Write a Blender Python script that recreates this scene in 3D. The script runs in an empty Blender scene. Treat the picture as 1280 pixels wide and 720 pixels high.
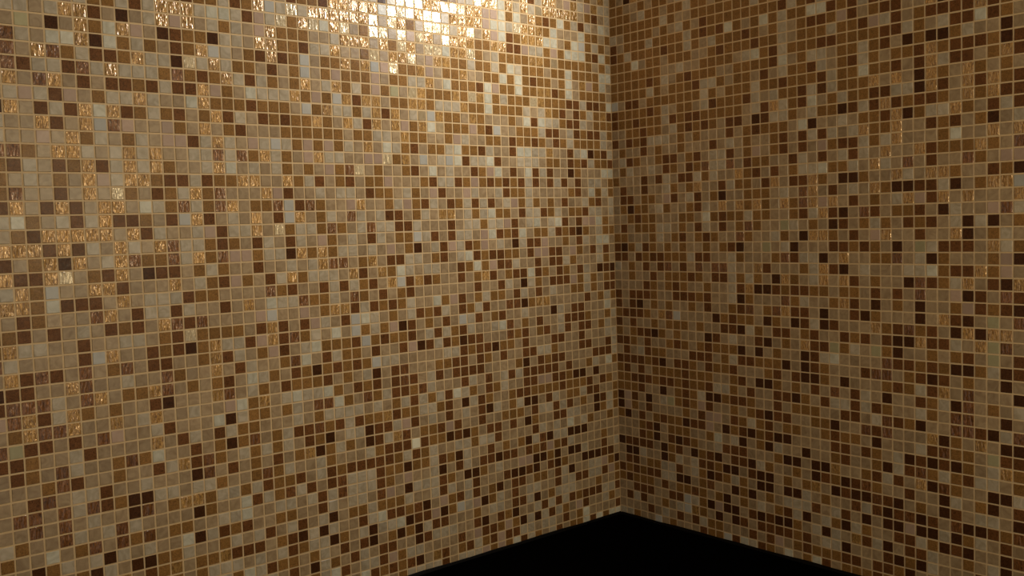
import bpy, bmesh, math, random
from mathutils import Vector, Matrix


# The mosaic, tile by tile: one list per course from the top, first number beside the corner.
LEFT_TOP = -19
LEFT_ROWS = [
    [4, 9],
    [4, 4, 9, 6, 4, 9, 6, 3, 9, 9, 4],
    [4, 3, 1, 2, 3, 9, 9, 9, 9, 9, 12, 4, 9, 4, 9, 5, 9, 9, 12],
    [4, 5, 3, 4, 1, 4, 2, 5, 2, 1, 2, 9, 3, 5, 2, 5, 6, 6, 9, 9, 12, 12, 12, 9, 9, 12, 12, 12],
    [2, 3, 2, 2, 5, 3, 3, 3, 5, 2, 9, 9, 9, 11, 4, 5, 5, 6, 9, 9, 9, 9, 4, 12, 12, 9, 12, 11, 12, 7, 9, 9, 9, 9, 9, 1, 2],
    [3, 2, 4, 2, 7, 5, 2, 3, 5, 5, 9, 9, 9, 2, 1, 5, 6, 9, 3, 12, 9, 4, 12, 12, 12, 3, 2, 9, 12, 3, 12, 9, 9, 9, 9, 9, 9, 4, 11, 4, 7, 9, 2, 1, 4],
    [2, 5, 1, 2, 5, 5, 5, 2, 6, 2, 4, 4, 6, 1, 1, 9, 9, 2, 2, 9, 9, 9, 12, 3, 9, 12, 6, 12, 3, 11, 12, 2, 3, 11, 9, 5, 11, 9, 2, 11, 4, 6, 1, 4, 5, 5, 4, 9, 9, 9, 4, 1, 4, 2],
    [4, 2, 3, 2, 2, 2, 2, 2, 12, 2, 9, 9, 2, 2, 2, 2, 4, 3, 2, 12, 9, 9, 5, 12, 12, 3, 9, 12, 2, 9, 3, 9, 9, 9, 4, 3, 3, 2, 2, 2, 9, 6, 3, 4, 2, 4, 3, 9, 6, 9, 4, 3, 0, 3, 1, 9, 9, 4, 3, 4, 4],
    [5, 5, 2, 2, 2, 2, 5, 2, 2, 3, 2, 2, 2, 4, 5, 2, 4, 2, 2, 4, 2, 2, 9, 9, 6, 3, 12, 9, 9, 3, 12, 2, 3, 3, 9, 4, 4, 1, 2, 2, 9, 9, 3, 4, 4, 0, 2, 2, 1, 0, 3, 6, 9, 5, 2, 9, 3, 0, 3, 8, 3],
    [3, 5, 2, 6, 9, 3, 5, 2, 3, 2, 2, 1, 2, 5, 2, 5, 2, 2, 3, 3, 9, 2, 2, 3, 6, 9, 2, 2, 12, 6, 7, 9, 2, 9, 2, 2, 3, 7, 2, 1, 9, 1, 2, 3, 4, 7, 9, 2, 1, 3, 2, 4, 2, 5, 0, 9, 5, 5, 3, 4, 10],
    [3, 2, 2, 2, 2, 3, 5, 2, 1, 9, 9, 2, 2, 5, 2, 2, 6, 5, 1, 2, 2, 2, 5, 3, 9, 4, 4, 2, 2, 3, 6, 2, 2, 2, 6, 2, 3, 7, 2, 3, 1, 3, 2, 2, 4, 9, 4, 11, 0, 4, 4, 9, 2, 1, 1, 4, 2, 10, 9, 3, 10],
    [5, 2, 1, 1, 4, 1, 1, 2, 2, 2, 9, 11, 2, 2, 2, 4, 2, 5, 9, 11, 2, 9, 2, 2, 2, 9, 11, 3, 8, 2, 6, 2, 4, 2, 9, 4, 3, 9, 2, 3, 2, 4, 1, 4, 9, 2, 1, 2, 10, 2, 4, 4, 4, 9, 4, 10, 1, 4, 4, 1, 10],
    [1, 9, 2, 4, 2, 1, 3, 1, 2, 9, 4, 3, 4, 2, 2, 2, 2, 5, 2, 2, 9, 4, 4, 4, 2, 9, 9, 2, 2, 3, 9, 9, 1, 9, 7, 2, 6, 2, 9, 4, 4, 4, 5, 3, 2, 6, 9, 1, 1, 4, 1, 2, 1, 1, 3, 1, 3, 9, 10, 3, 9],
    [2, 2, 2, 3, 4, 1, 1, 2, 4, 4, 5, 1, 5, 3, 2, 3, 3, 3, 2, 9, 3, 2, 2, 9, 7, 12, 4, 3, 9, 1, 9, 4, 2, 4, 4, 9, 2, 7, 3, 2, 2, 2, 1, 2, 2, 2, 9, 5, 3, 3, 4, 9, 4, 4, 2, 3, 6, 1, 4, 6, 4],
    [2, 4, 1, 1, 2, 1, 4, 3, 1, 1, 4, 2, 2, 2, 3, 3, 7, 1, 2, 6, 2, 2, 2, 12, 5, 9, 2, 6, 9, 3, 9, 1, 4, 9, 3, 2, 9, 2, 2, 1, 2, 1, 3, 4, 1, 9, 2, 3, 1, 2, 4, 2, 1, 9, 5, 9, 1, 4, 1, 3, 9],
    [3, 4, 2, 2, 2, 2, 4, 2, 1, 3, 2, 1, 2, 2, 1, 3, 2, 2, 3, 3, 4, 6, 2, 3, 3, 2, 2, 9, 3, 4, 4, 2, 2, 3, 2, 2, 2, 2, 2, 2, 3, 3, 3, 1, 2, 3, 9, 3, 2, 6, 3, 3, 6, 10, 7, 9, 3, 1, 9, 3, 3],
    [4, 1, 2, 0, 5, 4, 1, 3, 3, 9, 4, 4, 5, 5, 1, 3, 3, 4, 1, 2, 2, 5, 4, 2, 2, 3, 1, 2, 4, 5, 3, 9, 3, 4, 2, 6, 2, 6, 2, 4, 7, 4, 6, 3, 4, 9, 4, 1, 6, 6, 3, 4, 2, 3, 4, 2, 9, 3, 6, 3, 3],
    [1, 2, 2, 4, 1, 2, 1, 3, 2, 2, 3, 4, 4, 4, 3, 3, 1, 5, 4, 4, 1, 5, 7, 4, 3, 7, 3, 9, 2, 11, 6, 6, 3, 3, 4, 4, 9, 6, 3, 2, 4, 9, 2, 10, 4, 10, 4, 4, 3, 3, 9, 4, 9, 4, 3, 4, 9, 9, 3, 2, 10],
    [5, 5, 3, 3, 3, 2, 0, 3, 3, 1, 4, 1, 5, 3, 1, 3, 5, 6, 2, 1, 3, 3, 4, 3, 5, 3, 1, 2, 3, 3, 2, 3, 11, 10, 2, 6, 3, 2, 3, 2, 4, 3, 4, 3, 5, 9, 4, 3, 3, 2, 9, 4, 9, 4, 1, 9, 2, 1, 3, 4, 1],
    [2, 3, 4, 4, 3, 1, 3, 1, 4, 1, 3, 1, 4, 1, 2, 1, 2, 1, 2, 6, 2, 1, 4, 4, 1, 2, 3, 3, 3, 6, 2, 2, 3, 1, 2, 3, 1, 4, 2, 9, 3, 3, 9, 9, 2, 2, 1, 4, 1, 1, 2, 9, 9, 4, 6, 9, 3, 2, 3, 4, 3],
    [2, 4, 2, 5, 3, 1, 2, 3, 3, 3, 3, 3, 4, 2, 2, 1, 4, 3, 3, 4, 6, 3, 3, 1, 6, 3, 2, 4, 3, 2, 2, 1, 3, 4, 4, 3, 4, 3, 3, 1, 6, 9, 3, 3, 3, 10, 2, 9, 4, 2, 1, 3, 2, 11, 3, 9, 3, 1, 3, 3, 10],
    [4, 3, 1, 2, 4, 3, 3, 1, 3, 2, 3, 2, 4, 2, 6, 4, 3, 1, 4, 1, 4, 2, 1, 3, 4, 1, 2, 6, 4, 2, 3, 3, 9, 6, 3, 3, 2, 10, 1, 7, 10, 2, 2, 3, 9, 10, 2, 4, 10, 2, 4, 5, 3, 9, 9, 3, 1, 9, 1, 3, 9, 1],
    [4, 3, 4, 4, 1, 2, 2, 3, 4, 2, 1, 4, 4, 1, 3, 2, 2, 5, 4, 2, 4, 3, 9, 9, 3, 4, 2, 3, 1, 1, 4, 3, 4, 10, 3, 4, 2, 3, 9, 7, 1, 3, 9, 3, 4, 3, 1, 9, 7, 1, 3, 2, 1, 1, 9, 4, 1, 4, 3, 2, 5, 4],
    [3, 2, 5, 6, 6, 1, 3, 1, 5, 4, 3, 5, 4, 3, 1, 6, 4, 4, 2, 4, 4, 3, 1, 3, 3, 3, 4, 1, 1, 4, 4, 10, 4, 3, 2, 10, 2, 4, 4, 2, 11, 3, 9, 4, 4, 1, 6, 4, 3, 3, 4, 1, 9, 3, 9, 9, 9, 9, 9, 1, 2, 3],
    [2, 2, 4, 3, 2, 0, 1, 2, 1, 4, 2, 2, 3, 5, 1, 2, 1, 5, 6, 3, 4, 4, 1, 3, 1, 4, 7, 2, 2, 3, 4, 1, 3, 4, 3, 2, 6, 3, 4, 1, 3, 4, 1, 3, 2, 1, 2, 4, 4, 10, 9, 3, 4, 9, 3, 4, 1, 9, 1, 9, 9, 9],
    [3, 5, 5, 3, 4, 1, 3, 2, 3, 3, 6, 1, 1, 4, 0, 3, 4, 3, 6, 2, 1, 4, 6, 1, 4, 3, 0, 2, 3, 6, 3, 4, 3, 4, 4, 2, 9, 2, 9, 0, 4, 4, 2, 6, 6, 10, 2, 9, 4, 10, 2, 2, 10, 9, 4, 3, 9, 0, 9, 2, 3, 1],
    [3, 1, 4, 1, 3, 2, 6, 3, 1, 1, 6, 6, 1, 3, 2, 2, 1, 1, 2, 1, 5, 4, 3, 1, 2, 3, 4, 4, 1, 1, 3, 9, 2, 3, 10, 10, 9, 4, 3, 4, 3, 3, 1, 3, 3, 2, 4, 2, 3, 1, 1, 0, 3, 9, 1, 2, 3, 11, 9, 1, 1, 9],
    [3, 2, 4, 3, 3, 3, 2, 4, 1, 1, 3, 1, 3, 3, 4, 10, 1, 6, 2, 5, 2, 1, 3, 3, 4, 4, 3, 4, 5, 2, 9, 3, 1, 9, 3, 4, 4, 4, 2, 9, 4, 1, 3, 2, 6, 1, 2, 4, 3, 9, 3, 3, 3, 1, 9, 9, 3, 3, 7, 2, 9, 4],
    [0, 1, 0, 3, 4, 1, 3, 2, 1, 3, 2, 1, 5, 1, 1, 2, 3, 1, 9, 2, 3, 1, 3, 3, 2, 1, 9, 1, 7, 9, 3, 1, 2, 4, 1, 4, 1, 3, 3, 1, 2, 10, 3, 3, 3, 3, 2, 2, 1, 4, 4, 4, 3, 9, 3, 1, 1, 1, 5, 2, 9, 9],
    [1, 2, 3, 2, 4, 2, 6, 1, 1, 1, 3, 2, 4, 0, 3, 4, 1, 3, 3, 1, 3, 3, 3, 3, 3, 3, 3, 1, 2, 3, 1, 3, 2, 10, 3, 4, 2, 2, 10, 4, 4, 5, 3, 9, 3, 1, 3, 3, 4, 1, 4, 4, 1, 3, 9, 10, 3, 3, 3, 2, 1, 3],
    [1, 1, 3, 2, 4, 2, 2, 3, 3, 4, 3, 1, 3, 4, 1, 3, 2, 2, 4, 2, 3, 1, 6, 2, 5, 3, 3, 4, 2, 1, 2, 1, 4, 1, 9, 9, 2, 3, 6, 3, 3, 7, 6, 3, 3, 3, 3, 10, 1, 10, 9, 3, 1, 2, 1, 3, 4, 3, 1, 3, 1, 2],
    [2, 4, 2, 3, 1, 3, 3, 3, 3, 3, 9, 9, 2, 0, 10, 10, 3, 3, 1, 4, 2, 1, 3, 4, 1, 2, 1, 4, 3, 2, 3, 4, 5, 7, 1, 3, 4, 6, 1, 3, 1, 9, 1, 3, 2, 2, 2, 2, 11, 1, 2, 3, 4, 4, 3, 3, 1, 3, 3, 4, 4, 9],
    [3, 5, 3, 3, 3, 1, 1, 3, 4, 0, 3, 3, 3, 4, 3, 3, 1, 2, 3, 1, 4, 7, 3, 1, 3, 2, 3, 1, 0, 6, 2, 4, 2, 7, 3, 5, 3, 4, 2, 10, 1, 9, 6, 1, 4, 4, 9, 2, 0, 1, 2, 1, 3, 3, 9, 7, 1, 3, 3, 3, 3, 4],
    [4, 2, 3, 3, 2, 1, 1, 1, 4, 3, 3, 1, 3, 2, 3, 10, 5, 4, 3, 3, 4, 1, 2, 4, 1, 4, 3, 1, 2, 2, 1, 2, 7, 1, 2, 2, 2, 5, 4, 3, 1, 6, 2, 3, 4, 1, 9, 2, 3, 3, 1, 1, 3, 10, 2, 3, 10, 3, 1, 10, 1, 9],
    [3, 4, 2, 3, 1, 1, 3, 1, 4, 3, 1, 2, 3, 1, 2, 10, 3, 3, 3, 1, 1, 0, 2, 1, 4, 1, 0, 6, 1, 3, 3, 1, 3, 2, 2, 4, 1, 3, 5, 10, 2, 3, 3, 4, 1, 3, 9, 3, 3, 2, 10, 3, 3, 4, 3, 3, 10, 9, 3, 3, 1, 1],
    [4, 4, 3, 3, 3, 1, 3, 3, 1, 1, 3, 3, 3, 1, 3, 2, 2, 0, 1, 1, 2, 1, 4, 4, 3, 3, 3, 3, 3, 4, 4, 7, 2, 1, 2, 1, 2, 0, 2, 1, 3, 2, 4, 5, 3, 1, 2, 3, 2, 3, 10, 9, 2, 2, 3, 9, 10, 3, 4, 10, 10, 10],
    [4, 1, 3, 3, 1, 1, 3, 3, 3, 2, 4, 4, 1, 1, 3, 3, 1, 3, 2, 1, 3, 1, 1, 2, 2, 3, 3, 3, 10, 1, 3, 0, 4, 3, 2, 3, 1, 2, 2, 2, 1, 3, 2, 4, 3, 10, 9, 3, 3, 3, 0, 1, 3, 3, 2, 3, 2, 9, 4, 1, 9, 10],
    [4, 1, 1, 1, 3, 3, 3, 3, 1, 1, 2, 1, 3, 0, 2, 3, 3, 3, 3, 1, 1, 1, 1, 3, 1, 4, 3, 1, 10, 1, 3, 1, 2, 1, 3, 2, 5, 4, 4, 5, 4, 3, 9, 2, 5, 6, 3, 3, 4, 3, 3, 9, 4, 3, 9, 3, 3, 9, 10, 10, 9, 2],
    [2, 5, 3, 4, 2, 3, 3, 1, 3, 1, 1, 1, 1, 1, 4, 1, 4, 3, 10, 3, 4, 1, 3, 3, 3, 4, 10, 2, 1, 1, 4, 2, 10, 3, 2, 5, 10, 10, 3, 4, 2, 3, 2, 2, 4, 0, 5, 3, 3, 3, 1, 4, 3, 3, 6, 10, 3, 1, 3, 1, 1, 8],
    [3, 3, 3, 0, 3, 0, 0, 2, 1, 1, 6, 6, 1, 1, 3, 3, 4, 2, 1, 3, 2, 4, 5, 1, 4, 2, 4, 1, 4, 2, 3, 4, 3, 4, 4, 4, 4, 2, 3, 4, 3, 3, 3, 2, 2, 4, 1, 3, 4, 1, 3, 9, 3, 3, 3, 3, 1, 4, 3, 3, 2, 1, 1],
    [3, 2, 1, 3, 1, 2, 2, 2, 1, 2, 2, 2, 2, 1, 1, 2, 3, 3, 2, 1, 4, 0, 3, 1, 2, 4, 4, 2, 2, 1, 9, 2, 2, 1, 4, 1, 2, 10, 1, 1, 4, 2, 3, 10, 2, 0, 2, 3, 1, 3, 3, 5, 2, 10, 2, 3, 3, 4, 10, 3, 2, 1, 3],
    [2, 3, 3, 1, 1, 4, 2, 2, 3, 4, 1, 3, 0, 0, 4, 2, 3, 4, 0, 1, 3, 4, 3, 1, 3, 4, 3, 1, 6, 4, 1, 1, 0, 4, 4, 3, 0, 2, 1, 3, 4, 2, 4, 2, 4, 3, 2, 10, 1, 9, 4, 1, 3, 3, 2, 3, 3, 1, 10, 2, 3, 3, 3],
    [2, 4, 1, 0, 3, 2, 3, 1, 4, 1, 4, 4, 1, 3, 2, 2, 2, 3, 3, 1, 3, 3, 1, 6, 1, 2, 2, 3, 10, 9, 4, 1, 0, 3, 2, 4, 2, 0, 9, 2, 3, 1, 3, 2, 3, 1, 3, 10, 0, 3, 3, 3, 4, 3, 3, 1, 4, 4, 3, 10, 1, 3, 3],
    [2, 4, 2, 0, 3, 3, 4, 4, 1, 1, 3, 3, 2, 0, 3, 1, 3, 1, 1, 3, 2, 0, 1, 0, 2, 2, 1, 13, 1, 1, 1, 2, 4, 3, 3, 3, 2, 4, 3, 3, 4, 2, 10, 2, 3, 3, 2, 4, 4, 3, 4, 4, 0, 0, 2, 1, 10, 4, 10, 3, 10, 10, 3],
    [3, 2, 3, 3, 2, 4, 3, 5, 3, 4, 3, 4, 1, 3, 3, 3, 3, 1, 4, 4, 2, 4, 4, 3, 3, 4, 2, 1, 4, 2, 1, 1, 1, 1, 1, 2, 1, 4, 3, 1, 2, 2, 1, 4, 2, 4, 4, 2, 9, 9, 2, 3, 10, 0, 3, 3, 4, 3, 10, 3, 10, 3, 3],
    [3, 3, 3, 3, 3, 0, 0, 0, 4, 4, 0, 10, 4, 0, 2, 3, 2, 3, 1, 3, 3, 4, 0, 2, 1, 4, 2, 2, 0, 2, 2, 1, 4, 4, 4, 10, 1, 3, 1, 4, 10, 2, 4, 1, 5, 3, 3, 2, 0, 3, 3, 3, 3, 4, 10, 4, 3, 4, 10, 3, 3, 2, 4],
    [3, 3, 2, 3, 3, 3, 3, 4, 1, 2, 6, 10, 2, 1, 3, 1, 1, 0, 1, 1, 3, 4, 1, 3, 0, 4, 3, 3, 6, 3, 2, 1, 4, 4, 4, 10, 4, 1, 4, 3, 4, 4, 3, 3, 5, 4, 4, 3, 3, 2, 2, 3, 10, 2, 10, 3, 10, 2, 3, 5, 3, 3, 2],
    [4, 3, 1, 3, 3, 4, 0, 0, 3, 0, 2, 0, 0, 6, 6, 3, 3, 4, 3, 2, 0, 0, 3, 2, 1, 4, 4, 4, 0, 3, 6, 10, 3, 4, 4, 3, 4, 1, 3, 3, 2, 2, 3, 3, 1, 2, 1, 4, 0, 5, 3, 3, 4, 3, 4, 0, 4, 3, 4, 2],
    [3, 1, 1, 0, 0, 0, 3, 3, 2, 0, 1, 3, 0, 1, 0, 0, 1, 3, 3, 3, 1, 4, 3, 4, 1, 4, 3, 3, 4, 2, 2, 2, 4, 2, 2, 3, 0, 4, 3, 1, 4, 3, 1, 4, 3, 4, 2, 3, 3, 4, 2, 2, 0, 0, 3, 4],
    [0, 2, 6, 4, 4, 3, 3, 0, 4, 1, 3, 2, 2, 3, 1, 1, 3, 0, 2, 3, 1, 4, 1, 2, 6, 3, 0, 10, 2, 1, 1, 5, 4, 1, 3, 3, 4, 0, 4, 0, 1, 2, 3, 1, 1, 1, 9, 2, 2, 3, 9, 2],
    [2, 6, 1, 4, 4, 1, 1, 4, 4, 1, 3, 3, 4, 4, 3, 1, 3, 4, 2, 0, 6, 4, 7, 2, 0, 6, 1, 1, 0, 5, 4, 4, 0, 4, 3, 2, 0, 4, 4, 2, 1, 4, 3, 4, 3, 4, 4, 4],
    [2, 3, 3, 2, 3, 3, 3, 4, 4, 4, 2, 3, 0, 4, 1, 1, 3, 4, 4, 3, 2, 3, 3, 3, 1, 1, 4, 0, 2, 0, 2, 3, 0, 1, 3, 1, 3, 4, 2, 3, 2, 2, 1, 4],
    [1, 4, 4, 1, 1, 1, 2, 1, 4, 1, 4, 1, 4, 3, 3, 0, 2, 1, 3, 0, 1, 3, 3, 4, 4, 4, 1, 0, 3, 3, 1, 1, 3, 4, 1, 3, 2, 4, 0, 3],
    [3, 2, 4, 3, 3, 1, 6, 3, 2, 4, 1, 4, 0, 4, 0, 2, 6, 2, 1, 1, 6, 3, 10, 3, 3, 3, 3, 4, 4, 2, 6, 1, 4, 4, 3, 1],
    [1, 3, 3, 3, 3, 5, 2, 3, 1, 3, 4, 4, 3, 4, 4, 1, 1, 6, 1, 2, 4, 1, 2, 3, 10, 9, 3, 0, 10, 2, 1, 2],
    [5, 5, 2, 5, 1, 5, 2, 2, 3, 10, 4, 3, 2, 4, 1, 5, 2, 6, 2, 6, 4, 4, 4, 3, 1, 4, 4, 4, 4, 2, 3, 3],
]
RIGHT_TOP = -19
RIGHT_ROWS = [
    [2, 3],
    [2, 2, 3, 3, 2, 3, 2, 2],
    [2, 2, 2, 3, 4, 2, 2, 3, 2, 2, 4, 2, 2],
    [2, 2, 2, 2, 2, 2, 2, 4, 2, 3, 3, 2, 2, 2, 2, 2, 2, 2],
    [4, 3, 2, 2, 2, 2, 3, 2, 3, 4, 2, 3, 1, 2, 2, 2, 2, 2, 2, 2, 2, 1, 4, 2],
    [1, 3, 2, 2, 2, 4, 2, 2, 2, 2, 4, 2, 1, 2, 1, 5, 2, 3, 2, 5, 2, 4, 2, 2, 5, 5, 1, 2, 1],
    [1, 2, 4, 2, 2, 2, 2, 1, 2, 2, 4, 2, 3, 4, 2, 2, 2, 1, 2, 3, 2, 4, 3, 2, 1, 1, 2, 6, 1, 3, 2, 1, 1, 3, 3],
    [2, 2, 2, 5, 3, 2, 2, 3, 2, 2, 2, 3, 3, 2, 1, 2, 2, 2, 1, 2, 2, 4, 3, 2, 2, 2, 4, 2, 2, 1, 6, 4, 1, 3, 2, 1, 1, 1, 1, 9],
    [2, 2, 2, 2, 2, 2, 2, 3, 3, 4, 3, 3, 2, 2, 2, 2, 3, 4, 5, 2, 1, 4, 2, 2, 2, 1, 1, 2, 2, 2, 2, 1, 1, 4, 2, 3, 4, 1, 1, 5, 1, 2, 3],
    [2, 2, 2, 2, 2, 1, 2, 4, 3, 2, 1, 2, 2, 2, 3, 3, 2, 2, 2, 2, 1, 5, 3, 2, 4, 4, 3, 2, 2, 4, 2, 1, 3, 0, 2, 0, 0, 2, 4, 3, 3, 0, 3],
    [2, 2, 2, 2, 2, 4, 2, 3, 2, 2, 2, 1, 4, 4, 2, 3, 2, 2, 3, 1, 3, 4, 2, 2, 1, 4, 3, 2, 1, 4, 2, 3, 2, 2, 1, 9, 2, 1, 1, 1, 2, 0, 1],
    [7, 3, 1, 1, 3, 2, 2, 2, 2, 2, 2, 2, 4, 2, 3, 2, 2, 2, 4, 2, 2, 1, 2, 2, 2, 1, 4, 2, 2, 5, 2, 2, 1, 3, 1, 9, 4, 1, 1, 3, 2, 9, 1],
    [1, 2, 2, 2, 2, 1, 2, 4, 3, 2, 2, 3, 4, 1, 2, 2, 2, 1, 4, 3, 4, 2, 2, 1, 4, 1, 4, 2, 2, 2, 9, 3, 9, 3, 0, 9, 2, 3, 9, 2, 3, 2, 3],
    [1, 2, 2, 1, 2, 2, 2, 4, 1, 2, 1, 1, 2, 2, 2, 2, 2, 3, 4, 1, 9, 4, 2, 1, 5, 3, 2, 4, 2, 2, 1, 1, 4, 4, 0, 9, 1, 3, 9, 1, 9, 2, 1],
    [3, 3, 2, 2, 1, 2, 2, 3, 4, 2, 1, 2, 1, 2, 3, 1, 1, 3, 0, 1, 4, 4, 2, 3, 4, 2, 2, 0, 1, 4, 1, 9, 1, 2, 1, 1, 2, 3, 9, 2, 9, 1, 1],
    [1, 3, 1, 2, 1, 4, 4, 4, 3, 2, 3, 2, 3, 3, 3, 1, 3, 2, 1, 2, 2, 2, 3, 5, 0, 3, 3, 4, 3, 2, 2, 1, 9, 0, 2, 4, 4, 9, 2, 3, 1, 4, 1],
    [3, 2, 3, 3, 1, 3, 2, 3, 3, 2, 3, 3, 3, 1, 3, 4, 3, 2, 3, 3, 2, 1, 3, 1, 4, 1, 4, 3, 4, 9, 2, 2, 9, 3, 3, 1, 2, 1, 3, 2, 0, 3, 4],
    [3, 4, 1, 2, 3, 3, 2, 1, 1, 3, 2, 1, 3, 4, 4, 1, 3, 2, 6, 3, 2, 1, 3, 1, 3, 6, 2, 1, 1, 4, 2, 4, 9, 3, 3, 3, 2, 5, 3, 3, 9, 3, 9],
    [3, 2, 4, 3, 3, 4, 3, 1, 2, 3, 1, 2, 10, 4, 4, 10, 3, 1, 2, 2, 3, 3, 1, 4, 3, 1, 3, 4, 1, 4, 3, 9, 3, 3, 9, 1, 2, 2, 2, 9, 2, 3, 10],
    [2, 3, 3, 3, 1, 3, 1, 4, 3, 1, 1, 4, 2, 4, 3, 3, 9, 2, 1, 3, 1, 3, 2, 4, 4, 5, 2, 2, 4, 3, 9, 4, 3, 10, 3, 1, 3, 3, 10, 2, 3, 6, 6],
    [3, 1, 3, 3, 1, 3, 3, 4, 2, 3, 2, 9, 3, 3, 1, 4, 2, 2, 3, 1, 9, 3, 1, 1, 9, 2, 3, 0, 0, 2, 3, 3, 9, 4, 3, 9, 9, 2, 3, 3, 1, 2, 0],
    [3, 1, 1, 3, 2, 2, 3, 6, 1, 3, 4, 1, 3, 2, 0, 3, 3, 2, 2, 2, 3, 4, 3, 10, 9, 3, 1, 3, 4, 3, 9, 2, 0, 0, 1, 1, 4, 0, 3, 2, 9, 9, 7],
    [3, 2, 0, 2, 2, 3, 4, 2, 3, 3, 2, 1, 4, 3, 9, 3, 9, 2, 9, 2, 3, 9, 2, 10, 9, 6, 9, 3, 1, 3, 2, 3, 4, 9, 6, 1, 9, 3, 9, 3, 3, 3, 9],
    [3, 3, 2, 1, 2, 2, 3, 3, 3, 2, 2, 3, 5, 2, 1, 2, 2, 4, 2, 2, 3, 3, 2, 1, 4, 9, 1, 0, 3, 10, 1, 3, 2, 2, 1, 3, 0, 4, 3, 3, 6, 10, 4],
    [3, 1, 3, 2, 2, 2, 4, 4, 3, 2, 3, 1, 4, 3, 1, 3, 2, 10, 2, 3, 3, 8, 4, 3, 2, 3, 0, 1, 3, 2, 4, 2, 3, 1, 2, 1, 3, 4, 0, 4, 0, 3, 2],
    [2, 2, 3, 3, 3, 2, 4, 3, 2, 1, 3, 2, 1, 2, 3, 3, 10, 2, 3, 3, 4, 2, 3, 0, 9, 9, 2, 3, 1, 3, 6, 9, 3, 3, 1, 3, 3, 9, 0, 3, 2, 4, 3],
    [1, 0, 2, 4, 1, 2, 3, 2, 3, 2, 3, 3, 2, 3, 2, 1, 0, 3, 3, 8, 3, 4, 0, 3, 3, 3, 1, 1, 2, 1, 2, 3, 0, 3, 8, 4, 1, 1, 1, 3, 9, 4, 2],
    [1, 1, 3, 1, 2, 1, 1, 2, 2, 2, 4, 1, 1, 3, 3, 4, 2, 3, 3, 3, 2, 10, 1, 4, 4, 0, 3, 9, 3, 3, 2, 2, 10, 3, 4, 0, 2, 3, 3, 3, 2, 6, 0],
    [4, 3, 2, 3, 1, 3, 1, 10, 3, 1, 3, 10, 3, 10, 10, 4, 3, 3, 9, 1, 3, 3, 3, 2, 4, 9, 1, 0, 3, 4, 3, 3, 3, 4, 4, 5, 2, 1, 1, 9, 2, 6, 3],
    [3, 3, 2, 3, 3, 1, 3, 2, 2, 2, 1, 2, 3, 1, 1, 4, 2, 4, 2, 3, 0, 9, 2, 3, 4, 9, 3, 9, 1, 3, 2, 3, 3, 0, 10, 1, 2, 4, 9, 3, 1, 0, 9],
    [3, 3, 3, 3, 1, 2, 3, 2, 1, 2, 3, 3, 2, 3, 3, 4, 1, 9, 0, 0, 1, 2, 1, 1, 2, 2, 3, 2, 2, 3, 1, 3, 1, 3, 10, 3, 3, 6, 0, 1, 3, 10, 1],
    [1, 3, 1, 1, 1, 2, 3, 3, 1, 1, 1, 2, 1, 3, 3, 4, 0, 2, 3, 3, 3, 10, 2, 4, 3, 3, 2, 9, 1, 3, 0, 3, 2, 3, 0, 3, 3, 2, 6, 1, 2, 1, 0],
    [1, 3, 1, 0, 3, 2, 3, 2, 3, 3, 2, 3, 1, 3, 3, 2, 1, 10, 3, 2, 10, 9, 1, 1, 3, 0, 3, 3, 1, 0, 2, 3, 3, 3, 0, 3, 9, 1, 0, 3, 8, 3, 10],
    [2, 1, 1, 1, 2, 3, 9, 10, 7, 3, 3, 3, 3, 0, 2, 1, 2, 2, 3, 0, 2, 3, 0, 1, 4, 0, 1, 3, 3, 3, 9, 2, 1, 10, 2, 1, 3, 0, 9, 0, 9, 9, 3],
    [1, 3, 1, 3, 3, 2, 3, 2, 2, 2, 3, 2, 3, 3, 1, 1, 0, 4, 2, 3, 1, 1, 3, 2, 1, 3, 3, 1, 2, 1, 3, 1, 0, 0, 9, 1, 1, 4, 3, 9, 8, 10, 3],
    [2, 3, 2, 1, 1, 0, 2, 3, 2, 3, 3, 3, 0, 1, 3, 4, 3, 3, 1, 0, 3, 2, 3, 9, 1, 1, 8, 2, 4, 3, 8, 2, 0, 3, 3, 2, 3, 2, 1, 3, 8, 3, 1],
    [1, 1, 2, 3, 1, 3, 3, 2, 1, 2, 3, 2, 1, 2, 2, 2, 0, 3, 0, 3, 2, 3, 3, 0, 1, 4, 5, 3, 3, 3, 3, 10, 1, 1, 2, 1, 2, 0, 0, 2, 4, 0, 1],
    [3, 1, 3, 4, 1, 2, 2, 3, 3, 3, 1, 1, 1, 3, 2, 4, 1, 1, 2, 2, 2, 0, 3, 0, 1, 2, 3, 3, 3, 1, 10, 10, 3, 2, 1, 0, 1, 3, 2, 3, 3, 0, 3],
    [1, 1, 1, 1, 2, 1, 0, 3, 1, 1, 2, 3, 1, 2, 2, 1, 3, 3, 3, 2, 1, 3, 1, 0, 0, 2, 3, 0, 3, 3, 3, 2, 1, 2, 4, 1, 9, 3, 10, 3, 3, 3, 0],
    [2, 1, 3, 1, 3, 2, 2, 2, 2, 1, 2, 2, 2, 3, 3, 2, 1, 3, 0, 0, 2, 3, 2, 3, 1, 3, 10, 3, 1, 4, 3, 0, 3, 3, 1, 2, 4, 0, 10, 3, 2, 3, 4],
    [2, 2, 1, 1, 1, 2, 1, 1, 2, 1, 2, 2, 1, 4, 4, 2, 3, 1, 3, 3, 1, 1, 0, 2, 3, 1, 4, 4, 1, 4, 1, 2, 3, 3, 4, 2, 3, 10, 10, 3, 3, 0, 3],
    [2, 2, 2, 1, 3, 3, 0, 3, 2, 1, 2, 4, 0, 0, 2, 1, 1, 2, 3, 3, 1, 3, 2, 2, 2, 3, 3, 1, 1, 3, 4, 10, 1, 2, 0, 3, 3, 10, 10, 1, 0, 4, 10],
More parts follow.
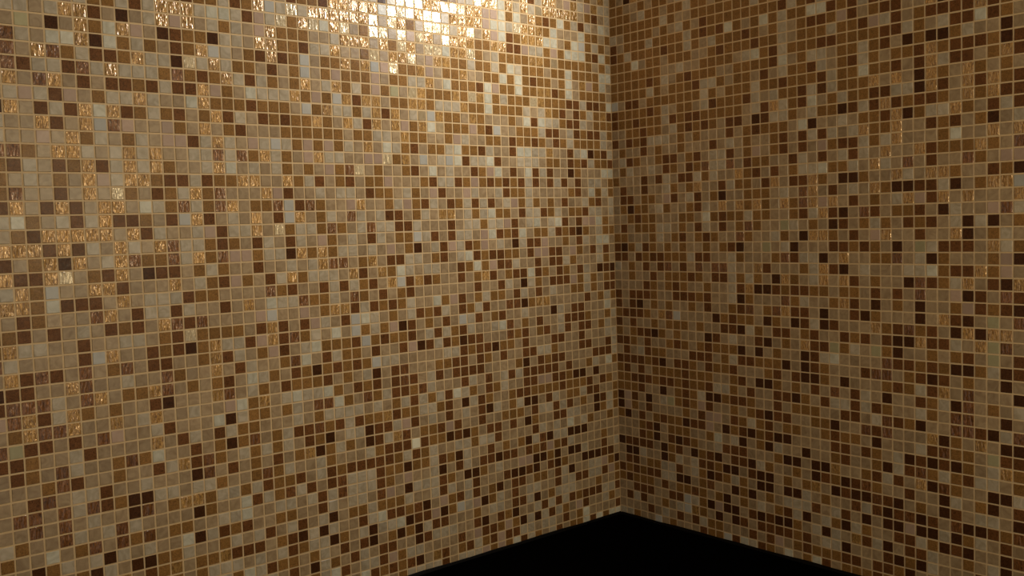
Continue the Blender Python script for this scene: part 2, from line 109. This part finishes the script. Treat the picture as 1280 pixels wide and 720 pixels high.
    [0, 6, 1, 3, 0, 3, 4, 8, 2, 1, 2, 6, 1, 3, 3, 2, 3, 2, 1, 0, 1, 1, 3, 3, 2, 2, 0, 3, 3, 10, 1, 10, 3, 3, 3, 9, 0, 2, 3, 9, 3, 0, 0],
    [0, 6, 2, 3, 1, 3, 3, 3, 3, 2, 3, 1, 6, 6, 3, 1, 2, 4, 2, 1, 3, 2, 2, 3, 3, 2, 1, 2, 2, 3, 0, 3, 3, 3, 4, 1, 10, 2, 2, 3, 8, 1, 1],
    [2, 0, 3, 1, 3, 2, 1, 2, 2, 0, 1, 1, 6, 3, 0, 2, 1, 0, 2, 1, 0, 0, 3, 3, 3, 3, 1, 1, 3, 1, 2, 3, 4, 0, 1, 0, 1, 0, 2, 3, 4, 9, 2],
    [3, 3, 3, 2, 1, 0, 3, 2, 2, 2, 3, 3, 2, 5, 3, 4, 0, 3, 2, 0, 4, 3, 3, 0, 3, 3, 2, 1, 3, 3, 2, 0, 4, 1, 10, 2, 4, 2, 1, 4, 4, 3, 2],
    [3, 3, 3, 1, 2, 0, 3, 1, 0, 1, 2, 3, 3, 4, 1, 1, 1, 3, 3, 3, 2, 0, 0, 3, 0, 0, 9, 3, 3, 2, 1, 4, 1, 3, 9, 0, 10, 2, 3, 3, 0, 0, 4],
    [0, 1, 1, 1, 1, 3, 0, 2, 1, 3, 0, 2, 1, 0, 3, 1, 1, 0, 4, 2, 3, 3, 2, 3, 0, 1, 2, 0, 1, 10, 2, 3, 3, 1, 3, 3, 0, 4, 3, 2, 0, 3, 1],
    [3, 0, 0, 4, 3, 3, 0, 2, 4, 3, 4, 1, 1, 2, 0, 0, 3, 1, 0, 0, 3, 2, 3, 2, 9, 3, 0, 1, 0, 0, 10, 1, 0, 3, 2, 3, 0, 1, 3, 4, 4, 3, 0],
    [3, 1, 1, 3, 2, 2, 4, 4, 1, 3, 4, 2, 0, 1, 2, 4, 2, 3, 0, 0, 3, 0, 0, 4, 3, 2, 3, 3, 10, 4, 10, 0, 1, 10, 0, 1, 3, 10, 0, 0, 1, 2, 10],
    [1, 2, 1, 2, 1, 1, 4, 4, 0, 0, 3, 2, 10, 3, 3, 0, 2, 0, 3, 2, 3, 4, 4, 4, 10, 3, 4, 1, 3, 0, 3, 0, 0, 6, 0, 0, 4, 0, 2, 4, 3, 1, 3],
    [2, 1, 2, 2, 2, 3, 1, 3, 2, 2, 10, 2, 3, 2, 0, 3, 2, 3, 4, 3, 2, 1, 4, 0, 3, 4, 2, 0, 4, 2, 3, 3, 1, 1, 4, 2, 0, 1, 0, 3, 3, 0, 10],
    [3, 3, 1, 1, 1, 3, 3, 1, 1, 7, 4, 2, 0, 6, 0, 0, 3, 1, 0, 1, 0, 0, 2, 3, 4, 0, 4, 3, 9, 1, 4, 0, 3, 1, 1, 4, 3, 3, 2, 3, 4, 0],
    [3, 1, 4, 1, 3, 3, 2, 3, 4, 7, 9, 2, 3, 0, 3, 0, 10, 3, 1, 10, 1, 1, 2, 1, 3, 4, 4, 0, 3, 3, 3, 1, 0, 2, 0, 4, 3, 3],
    [3, 3, 3, 3, 1, 3, 4, 3, 1, 3, 1, 4, 2, 2, 3, 3, 3, 1, 3, 10, 6, 3, 2, 1, 2, 2, 2, 1, 1, 3, 1, 1, 2, 0],
    [4, 4, 2, 3, 3, 7, 3, 2, 3, 3, 3, 1, 2, 2, 7, 1, 5, 4, 1, 2, 3, 5, 3, 2, 5, 1, 3, 2],
]
random.seed(11)
S = 0.02            # one mosaic pitch in metres
Z0 = 1.605          # height of mosaic line 0 above the room floor
COUNTER_Z = 0.87
CEIL_Z = 2.30
C = bpy.context.scene.collection
scene = bpy.context.scene

# ------------------------------------------------------------------ materials
def lin(c):
    return tuple(((v / 255) / 12.92 if v / 255 <= 0.04045 else ((v / 255 + 0.055) / 1.055) ** 2.4) for v in c) + (1.0,)

def new_mat(name):
    m = bpy.data.materials.new(name)
    m.use_nodes = True
    nt = m.node_tree
    nt.nodes.clear()
    out = nt.nodes.new('ShaderNodeOutputMaterial')
    b = nt.nodes.new('ShaderNodeBsdfPrincipled')
    nt.links.new(b.outputs[0], out.inputs[0])
    return m, nt, b

def glass_tile(name, rgb, rgb2, rough, metal=0.0, spec=0.5, bump=0.15, stretch=(90, 90, 90), vein=0.5, coat=0.0, coat_rough=0.16, fine=False, streak=False):
    """Vitreous mosaic: marbled body colour, small tone change from tile to tile, wavy glossy face."""
    m, nt, b = new_mat(name)
    N, L = nt.nodes, nt.links
    geo = N.new('ShaderNodeNewGeometry')
    at = N.new('ShaderNodeAttribute'); at.attribute_name = 'tile_tone'
    off = N.new('ShaderNodeVectorMath'); off.operation = 'SCALE'
    off.inputs[0].default_value = (13.0, 7.0, 5.0)
    L.new(at.outputs['Fac'], off.inputs['Scale'])
    pos = N.new('ShaderNodeVectorMath'); pos.operation = 'ADD'
    L.new(geo.outputs['Position'], pos.inputs[0]); L.new(off.outputs[0], pos.inputs[1])
    n1 = N.new('ShaderNodeTexNoise'); n1.inputs['Scale'].default_value = 260 if fine else 55; n1.inputs['Detail'].default_value = 4
    n1.inputs['Distortion'].default_value = 1.8
    if streak:                      # golden threads running up and down, their glints put into the colour
        st = N.new('ShaderNodeVectorMath'); st.operation = 'MULTIPLY'; st.inputs[1].default_value = (1.0, 1.0, 0.32)
        L.new(pos.outputs[0], st.inputs[0]); L.new(st.outputs[0], n1.inputs['Vector'])
        n1.inputs['Scale'].default_value = 420; n1.inputs['Detail'].default_value = 2
    else:
        L.new(pos.outputs[0], n1.inputs['Vector'])
    r1 = N.new('ShaderNodeMapRange'); r1.inputs['From Min'].default_value = 0.35; r1.inputs['From Max'].default_value = 0.72
    r1.inputs['To Min'].default_value = 0.0; r1.inputs['To Max'].default_value = vein
    L.new(n1.outputs['Fac'], r1.inputs['Value'])
    mx = N.new('ShaderNodeMix'); mx.data_type = 'RGBA'
    mx.inputs['A'].default_value = lin(rgb); mx.inputs['B'].default_value = lin(rgb2)
    L.new(r1.outputs[0], mx.inputs['Factor'])
    hs = N.new('ShaderNodeHueSaturation')
    tv = N.new('ShaderNodeMapRange'); tv.inputs['To Min'].default_value = 0.82; tv.inputs['To Max'].default_value = 1.18
    L.new(at.outputs['Fac'], tv.inputs['Value']); L.new(tv.outputs[0], hs.inputs['Value'])
    L.new(mx.outputs['Result'], hs.inputs['Color'])
    L.new(hs.outputs[0], b.inputs['Base Color'])
    b.inputs['Roughness'].default_value = rough
    b.inputs['Metallic'].default_value = metal
    b.inputs['Specular IOR Level'].default_value = spec
    b.inputs['Coat Weight'].default_value = coat
    b.inputs['Coat Roughness'].default_value = coat_rough
    sc = N.new('ShaderNodeVectorMath'); sc.operation = 'MULTIPLY'; sc.inputs[1].default_value = stretch
    L.new(pos.outputs[0], sc.inputs[0])
    n2 = N.new('ShaderNodeTexNoise'); n2.inputs['Scale'].default_value = 1.0; n2.inputs['Detail'].default_value = 2
    L.new(sc.outputs[0], n2.inputs['Vector'])
    bp = N.new('ShaderNodeBump'); bp.inputs['Strength'].default_value = bump; bp.inputs['Distance'].default_value = 0.004
    L.new(n2.outputs['Fac'], bp.inputs['Height'])
    L.new(bp.outputs[0], b.inputs['Normal'])
    if coat:
        L.new(bp.outputs[0], b.inputs['Coat Normal'])
    return m

def noisy(name, rgb, rgb2, scale, rough, spec=0.5, bump=0.2, ior=1.5):
    m, nt, b = new_mat(name)
    N, L = nt.nodes, nt.links
    geo = N.new('ShaderNodeNewGeometry')
    n = N.new('ShaderNodeTexNoise'); n.inputs['Scale'].default_value = scale; n.inputs['Detail'].default_value = 5
    L.new(geo.outputs['Position'], n.inputs['Vector'])
    mx = N.new('ShaderNodeMix'); mx.data_type = 'RGBA'
    mx.inputs['A'].default_value = lin(rgb); mx.inputs['B'].default_value = lin(rgb2)
    L.new(n.outputs['Fac'], mx.inputs['Factor']); L.new(mx.outputs['Result'], b.inputs['Base Color'])
    b.inputs['Roughness'].default_value = rough; b.inputs['Specular IOR Level'].default_value = spec
    b.inputs['IOR'].default_value = ior
    bp = N.new('ShaderNodeBump'); bp.inputs['Strength'].default_value = bump; bp.inputs['Distance'].default_value = 0.001
    L.new(n.outputs['Fac'], bp.inputs['Height']); L.new(bp.outputs[0], b.inputs['Normal'])
    return m

WAVE = (230, 230, 60)
# tile kinds 0 to 13, in the order the mosaic rows number them
TILE = [
    glass_tile('tile_dark_umber', (86, 52, 28), (44, 24, 12), 0.3, bump=0.1, spec=0.14, vein=0.9, fine=True),
    glass_tile('tile_brown', (124, 80, 44), (72, 43, 20), 0.3, bump=0.1, spec=0.14, vein=0.9, fine=True),
    glass_tile('tile_caramel', (154, 112, 62), (104, 71, 33), 0.3, bump=0.1, spec=0.16, vein=0.9, fine=True),
    glass_tile('tile_tan', (171, 146, 112), (135, 108, 76), 0.32, bump=0.08, spec=0.4, vein=0.75),
    glass_tile('tile_beige', (189, 173, 148), (153, 135, 106), 0.32, bump=0.08, spec=0.4, vein=0.75),
    glass_tile('tile_pale_grey', (206, 199, 178), (172, 162, 136), 0.32, bump=0.08, spec=0.4, vein=0.75),
    glass_tile('tile_rose_taupe', (178, 150, 128), (162, 132, 110), 0.32, bump=0.08, spec=0.4),
    glass_tile('tile_blue_grey', (184, 179, 168), (170, 163, 152), 0.32, bump=0.08, spec=0.4),
    glass_tile('tile_sage', (170, 160, 122), (154, 140, 100), 0.32, bump=0.08, spec=0.4),
    glass_tile('tile_gold_glass', (210, 162, 92), (106, 68, 27), 0.28, metal=0.25, bump=0.7, stretch=WAVE, vein=1.0, coat=0.9, coat_rough=0.2, streak=True),
    glass_tile('tile_copper_glass', (148, 96, 50), (70, 41, 18), 0.28, metal=0.15, bump=0.6, stretch=WAVE, vein=1.0, coat=0.5, coat_rough=0.2, streak=True),
    glass_tile('tile_pearl_glass', (216, 196, 158), (164, 140, 100), 0.26, metal=0.2, bump=0.5, stretch=WAVE, vein=1.0, coat=0.9, coat_rough=0.2, streak=True),
    glass_tile('tile_glint_gold_glass', (216, 194, 154), (182, 152, 106), 0.2, metal=0.5, bump=0.3, stretch=WAVE, coat=1.0, coat_rough=0.17),  # paler copy of the gold glass, lamp glint put into its colour
    glass_tile('tile_ivory', (240, 232, 205), (225, 214, 184), 0.3, bump=0.1),
]
GROUT = noisy('grout', (223, 194, 150), (207, 177, 132), 300, 0.85, 0.2)
STONE = noisy('black_stone', (5, 5, 5), (3, 3, 3), 260, 0.6, 0.04, 0.05, 1.06)
SEAL = noisy('dark_sealant', (12, 9, 7), (7, 6, 5), 120, 0.6, 0.1)
PAINT = noisy('ceiling_paint', (120, 112, 98), (112, 104, 90), 40, 0.9, 0.2)
CABINET = noisy('black_panel', (14, 13, 12), (9, 9, 8), 60, 0.5, 0.2)
FLOORM = noisy('dark_floor_tile', (60, 52, 44), (50, 43, 36), 30, 0.5)
METAL = noisy('brushed_metal', (150, 148, 142), (130, 128, 122), 200, 0.35)

def mesh_obj(name, bm, mats, parent=None):
    me = bpy.data.meshes.new(name)
    bm.to_mesh(me); bm.free()
    for m in (mats if isinstance(mats, (list, tuple)) else [mats]):
        me.materials.append(m)
    o = bpy.data.objects.new(name, me)
    C.objects.link(o)
    o.parent = parent
    return o

# ------------------------------------------------------------------ camera
F_PX = 1251.63
yaw, pitch, roll = 0.86232, -0.06306, 0.03022
CAM = Vector((-79.352, -75.301, -4.649)) * S + Vector((0, 0, Z0))
fwd = Vector((math.cos(pitch) * math.cos(yaw), math.cos(pitch) * math.sin(yaw), math.sin(pitch)))
right = fwd.cross(Vector((0, 0, 1))).normalized()
down = fwd.cross(right)
r2 = math.cos(roll) * right + math.sin(roll) * down
d2 = -math.sin(roll) * right + math.cos(roll) * down
cd = bpy.data.cameras.new('camera')
cd.sensor_width = 36.0
cd.lens = F_PX / 1280 * 36.0
cd.clip_start = 0.02
cam = bpy.data.objects.new('camera', cd)
C.objects.link(cam)
m3 = Matrix((r2, -d2, -fwd)).transposed()
cam.matrix_world = Matrix.Translation(CAM) @ m3.to_4x4()
scene.camera = cam

# ------------------------------------------------------------------ lamp position (a recessed ceiling spot in the corner)
LAMP = Vector((-0.11, -0.50, CEIL_Z - 0.18))

# ------------------------------------------------------------------ mosaic walls
def clampf(v, a, b):
    return max(a, min(b, v))

def col_left(c):
    k = clampf(c, -2, 64)
    a = (k - 30) / 30
    return k * 0.99054 - 0.2151 + 0.25308 * a**2 + 0.06974 * a**3 - 0.12774 * a**4 + (c - k)

def col_right(c):
    k = clampf(c, -2, 46)
    a = (k - 20) / 20
    return k * 1.00255 + 0.00583 - 0.02993 * a**2 - 0.05413 * a**3 + (c - k)

def row_left(r):
    k = clampf(r, -20, 38)
    b = (k - 10) / 20
    return k - 0.07765 * b**2 + 0.02815 * b**3 + (r - k)

def row_right(r):
    k = clampf(r, -20, 38)
    b = (k - 10) / 20
    return k - 0.05917 - 0.03999 * b**2 - 0.02134 * b**3 + (r - k)

def random_class(rng, right_wall):
    return rng.choices((3, 2, 1, 4, 9, 5, 0, 6, 10), weights=(26, 22, 15, 12 if not right_wall else 8, 7, 4, 6, 2, 3))[0]

def mosaic_wall(name, side, ncols, top_row, rows, row0, seed):
    rng = random.Random(seed)
    bm = bmesh.new()
    tone = bm.faces.layers.float.new('tile_tone')
    isl = side == 'left'
    cf, rf = (col_left, row_left) if isl else (col_right, row_right)
    def P(u, v, h):                      # u along the wall from the corner, v down, h out of the wall
        z = Z0 - v * S
        return Vector((-u * S, -h, z)) if isl else Vector((-h, -u * S, z))
    def face(vs, mat, t=0.5):
        if not isl:
            vs = vs[::-1]
        f = bm.faces.new([bm.verts.new(p) if isinstance(p, Vector) else p for p in vs])
        f.material_index = mat
        f[tone] = t
        return f
    # grout bed and the masonry behind it, a solid slab from floor to ceiling
    W = ncols * S + 0.05
    T = 0.10
    x0 = T if isl else 0.0
    if isl:
        q = [Vector((x0, 0, 0)), Vector((-W, 0, 0)), Vector((-W, 0, CEIL_Z)), Vector((x0, 0, CEIL_Z))]
        n = Vector((0, T, 0))
    else:
        q = [Vector((0, 0, 0)), Vector((0, -W, 0)), Vector((0, -W, CEIL_Z)), Vector((0, 0, CEIL_Z))]
        n = Vector((T, 0, 0))
    va = [bm.verts.new(p) for p in q]; vb = [bm.verts.new(p + n) for p in q]
    face([va[3], va[2], va[1], va[0]][::-1], len(TILE))
    for i in range(4):
        j = (i + 1) % 4
        face([va[i], vb[i], vb[j], va[j]], len(TILE))
    face(vb[::-1], len(TILE))
    floor_v = (Z0 - COUNTER_Z) / S + 0.02
    H = 0.0008
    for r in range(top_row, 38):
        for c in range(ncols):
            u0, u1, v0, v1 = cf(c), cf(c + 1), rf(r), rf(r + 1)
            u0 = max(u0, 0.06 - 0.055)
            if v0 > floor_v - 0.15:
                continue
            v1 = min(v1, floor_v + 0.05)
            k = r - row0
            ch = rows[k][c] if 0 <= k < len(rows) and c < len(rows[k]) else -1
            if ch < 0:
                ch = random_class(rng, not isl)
            g = 0.052
            ju, jv = rng.uniform(-.012, .012), rng.uniform(-.012, .012)
            a0, a1, b0, b1 = u0 + g + ju, u1 - g + ju, v0 + g + jv, v1 - g + jv
            if a1 - a0 < 0.2 or b1 - b0 < 0.15:
                continue
            e = 0.035
            cu, cv = (a0 + a1) / 2, (b0 + b1) / 2
            su = rng.gauss(0, 0.011); sv = rng.gauss(0, 0.011)      # hand-set tiles never sit quite flat
            if ch in (9, 11):
                su *= 2.4; sv *= 2.4
            if ch == 12:                        # glinting gold ones, upward tilt added so they catch the ceiling spot
                su = rng.gauss(0.0, 0.022); sv = rng.gauss(0.055, 0.03)
            def hh(u, v):
                return H + ((u - cu) * su + (v - cv) * sv) * S
            top = [bm.verts.new(P(u, v, hh(u, v))) for u, v in ((a0 + e, b0 + e), (a0 + e, b1 - e), (a1 - e, b1 - e), (a1 - e, b0 + e))]
            bot = [bm.verts.new(P(u, v, -0.0002)) for u, v in ((a0, b0), (a0, b1), (a1, b1), (a1, b0))]
            t = clampf(rng.gauss(0.5, 0.2), 0, 1)
            mi = ch
            face(top[::-1], mi, t)
            for i in range(4):
                j = (i + 1) % 4
                face([top[i], top[j], bot[j], bot[i]][::-1], mi, t)
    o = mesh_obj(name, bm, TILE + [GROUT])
    o['kind'] = 'structure'
    o['label'] = ('left wall of small gold, brown and beige glass mosaic tiles, lit bright at the top' if isl else
                  'right wall of small brown and beige glass mosaic tiles, darker beside the corner')
    return o

TOPROW = -int((CEIL_Z - Z0) / S) + 1
mosaic_wall('wall_left', 'left', 125, TOPROW, LEFT_ROWS, LEFT_TOP, 5)
mosaic_wall('wall_right', 'right', 110, TOPROW, RIGHT_ROWS, RIGHT_TOP, 9)

# ------------------------------------------------------------------ boxes helper
def add_box(bm, lo, hi):
    r = bmesh.ops.create_cube(bm, size=1.0)
    for v in r['verts']:
        v.co = Vector([lo[i] + (v.co[i] + 0.5) * (hi[i] - lo[i]) for i in range(3)])
    return r['verts']

# ------------------------------------------------------------------ floor and ceiling
bm = bmesh.new(); add_box(bm, (-2.55, -2.25, -0.08), (0.10, 0.10, 0.0))
o = mesh_obj('floor', bm, FLOORM); o['kind'] = 'structure'
bm = bmesh.new(); add_box(bm, (-2.55, -2.25, CEIL_Z), (0.10, 0.10, CEIL_Z + 0.08))
o = mesh_obj('ceiling', bm, PAINT); o['kind'] = 'structure'

# ------------------------------------------------------------------ the black worktop that fills the corner
def prism(bm, pts, z0, z1):
    lo = [bm.verts.new((x, y, z0)) for x, y in pts]
    hi = [bm.verts.new((x, y, z1)) for x, y in pts]
    n = len(pts)
    bm.faces.new(hi); bm.faces.new(lo[::-1])
    for i in range(n):
        j = (i + 1) % n
        bm.faces.new((lo[i], lo[j], hi[j], hi[i]))

def ell(d, lx, ly, gap):
    # inner corner eased with a small radius
    rad = 0.06
    arc = []
    cx, cy = -d - rad, -d - rad
    for i in range(9):
        a = math.radians(90 - i * 90 / 8)
        arc.append((cx + rad * math.cos(a), cy + rad * math.sin(a)))
    return [(-gap, -gap), (-lx, -gap), (-lx, -d)] + arc + [(-d, -ly), (-gap, -ly)]

counter = bpy.data.objects.new('countertop', None); C.objects.link(counter)
counter.location = (0, 0, 0)
counter['label'] = 'flat black surface filling the corner at the foot of both mosaic walls'
counter['category'] = 'countertop'
bm = bmesh.new(); prism(bm, ell(0.66, 2.4, 2.1, 0.002), COUNTER_Z - 0.04, COUNTER_Z)
bmesh.ops.recalc_face_normals(bm, faces=bm.faces)
slab = mesh_obj('slab', bm, STONE, counter)
bv = slab.modifiers.new('edge', 'BEVEL'); bv.width = 0.003; bv.segments = 2; bv.limit_method = 'ANGLE'
bm = bmesh.new(); prism(bm, ell(0.62, 2.38, 2.08, 0.002), 0.0, COUNTER_Z - 0.04)
bmesh.ops.recalc_face_normals(bm, faces=bm.faces)
mesh_obj('base_panel', bm, CABINET, counter)
# thin dark bead of sealant where the mosaic meets the black surface
def bead(name, a, b, nrm):
    bm = bmesh.new()
    n = 40
    prev = None
    for i in range(n + 1):
        t = i / n
        p = a.lerp(b, t)
        k = 0.0045 + 0.0006 * math.sin(i * 2.3) + 0.0004 * math.sin(i * 5.1)
        ring = [p + Vector((0, 0, 0)), p + nrm * k, p + nrm * k * 0.62 + Vector((0, 0, k * 0.62)), p + Vector((0, 0, k))]
        ring = [bm.verts.new(q) for q in ring]
        if prev:
            for s in range(4):
                bm.faces.new((prev[s], prev[(s + 1) % 4], ring[(s + 1) % 4], ring[s]))
        prev = ring
    bmesh.ops.recalc_face_normals(bm, faces=bm.faces)
    o = mesh_obj(name, bm, SEAL)
    o['kind'] = 'structure'
bead('trim_1', Vector((-0.001, -0.001, COUNTER_Z)), Vector((-2.38, -0.001, COUNTER_Z)), Vector((0, -1, 0)))
bead('trim_2', Vector((-0.001, -0.006, COUNTER_Z)), Vector((-0.001, -2.08, COUNTER_Z)), Vector((-1, 0, 0)))

# ------------------------------------------------------------------ lamps the room has
def glow(name, color, strength):
    m = bpy.data.materials.new(name); m.use_nodes = True
    nt = m.node_tree; nt.nodes.clear()
    out = nt.nodes.new('ShaderNodeOutputMaterial'); e = nt.nodes.new('ShaderNodeEmission')
    e.inputs['Color'].default_value = (*color, 1); e.inputs['Strength'].default_value = strength
    nt.links.new(e.outputs[0], out.inputs[0])
    return m

def globe_lamp(name, loc, radius, label, color, strength):
    """A frosted glass globe under a metal cup, hung from the ceiling on a short rod."""
    x, y, z = loc
    t = bpy.data.objects.new(name, None); C.objects.link(t)
    t.location = (x, y, CEIL_Z)
    t['label'] = label; t['category'] = 'lamp'
    def lathe(pname, prof, mat, n=32):
        bm = bmesh.new()
        rings = [[bm.verts.new((r * math.cos(2 * math.pi * i / n), r * math.sin(2 * math.pi * i / n), h)) for i in range(n)] for r, h in prof]
        for k in range(len(rings) - 1):
            for i in range(n):
                j = (i + 1) % n
                bm.faces.new((rings[k][i], rings[k][j], rings[k + 1][j], rings[k + 1][i]))
        bm.faces.new(rings[0][::-1]); bm.faces.new(rings[-1])
        bmesh.ops.recalc_face_normals(bm, faces=bm.faces)
        o = mesh_obj(pname, bm, mat, t)
        for f in o.data.polygons: f.use_smooth = True
        return o
    dz = z - CEIL_Z
    lathe('canopy', [(0.045, 0.0), (0.045, -0.006), (0.038, -0.012), (0.006, -0.014)], METAL)
    lathe('rod', [(0.005, -0.010), (0.005, dz + radius + 0.006)], METAL, 12)
    lathe('cup', [(0.006, dz + radius + 0.014), (radius * 0.42, dz + radius + 0.006), (radius * 0.46, dz + radius * 0.86)], METAL)
    lathe('globe', [(radius * math.sin(a), dz + radius * math.cos(a)) for a in [math.radians(22 + i * 156 / 14) for i in range(15)]],
          glow(name + '_light', color, strength), 24)
    return t

def spotlight(loc, aim, label, power, color):
    """A small can spotlight on a bracket under the ceiling, turned towards the left wall."""
    t = bpy.data.objects.new('ceiling_spotlight', None); C.objects.link(t)
    t.location = (loc.x, loc.y, CEIL_Z)
    t['label'] = label; t['category'] = 'lamp'
    dz = loc.z - CEIL_Z
    d = (aim - loc).normalized()
    q = d.to_track_quat('-Z', 'Y')
    def lathe(pname, prof, place=None, n=32):
        bm = bmesh.new()
        rings = [[bm.verts.new((r * math.cos(2 * math.pi * i / n), r * math.sin(2 * math.pi * i / n), h)) for i in range(n)] for r, h in prof]
        for k in range(len(rings) - 1):
            for i in range(n):
                j = (i + 1) % n
                bm.faces.new((rings[k][i], rings[k][j], rings[k + 1][j], rings[k + 1][i]))
        bmesh.ops.recalc_face_normals(bm, faces=bm.faces)
        o = mesh_obj(pname, bm, METAL, t)
        for f in o.data.polygons: f.use_smooth = True
        if place:
            o.location, o.rotation_euler = place
        return o
    lathe('canopy', [(0.0005, -0.014), (0.040, -0.012), (0.048, -0.005), (0.048, 0.0)])
    back = Vector((0, 0, dz)) - d * 0.03
    lathe('stem', [(0.0005, back.z - 0.002), (0.006, back.z - 0.002), (0.006, -0.010)], (Vector((back.x, back.y, 0)), (0, 0, 0)), 12)
    # the can opens along local -Z
    lathe('can', [(0.0005, 0.045), (0.030, 0.044), (0.046, 0.030), (0.052, 0.002), (0.049, 0.002), (0.043, 0.028), (0.028, 0.040), (0.0005, 0.041)],
          (Vector((0, 0, dz)), q.to_euler()))
    ld = bpy.data.lights.new('lamp', 'SPOT')
    ld.energy = power; ld.color = color; ld.shadow_soft_size = 0.043
    ld.spot_size = math.radians(SPOT_DEG); ld.spot_blend = 1.0
    lo = bpy.data.objects.new('lamp', ld); C.objects.link(lo)
    lo.parent = t; lo.location = Vector((0, 0, dz)) + d * 0.012; lo.rotation_euler = q.to_euler()
    return t

SPOT_DEG = 150
spotlight(LAMP, Vector((-1.0, 0, 1.70)), 'small can spotlight under the ceiling turned towards the left mosaic wall', 16.0, (1.0, 0.96, 0.88))
globe_lamp('pendant_lamp', (-0.60, -2.0, 1.62), 0.09, 'larger frosted globe lamp hanging low in the open part of the room', (1.0, 0.83, 0.51), 50)

w = bpy.data.worlds.new('room_ambient')
scene.world = w
w.use_nodes = True
bg = w.node_tree.nodes['Background']
bg.inputs['Color'].default_value = (1.0, 0.89, 0.74, 1)
bg.inputs['Strength'].default_value = 0.36

# ------------------------------------------------------------------ view
scene.view_settings.view_transform = 'Standard'
scene.view_settings.look = 'None'
scene.view_settings.gamma = 1.0
scene.view_settings.use_curve_mapping = False
scene.view_settings.exposure = 0.3
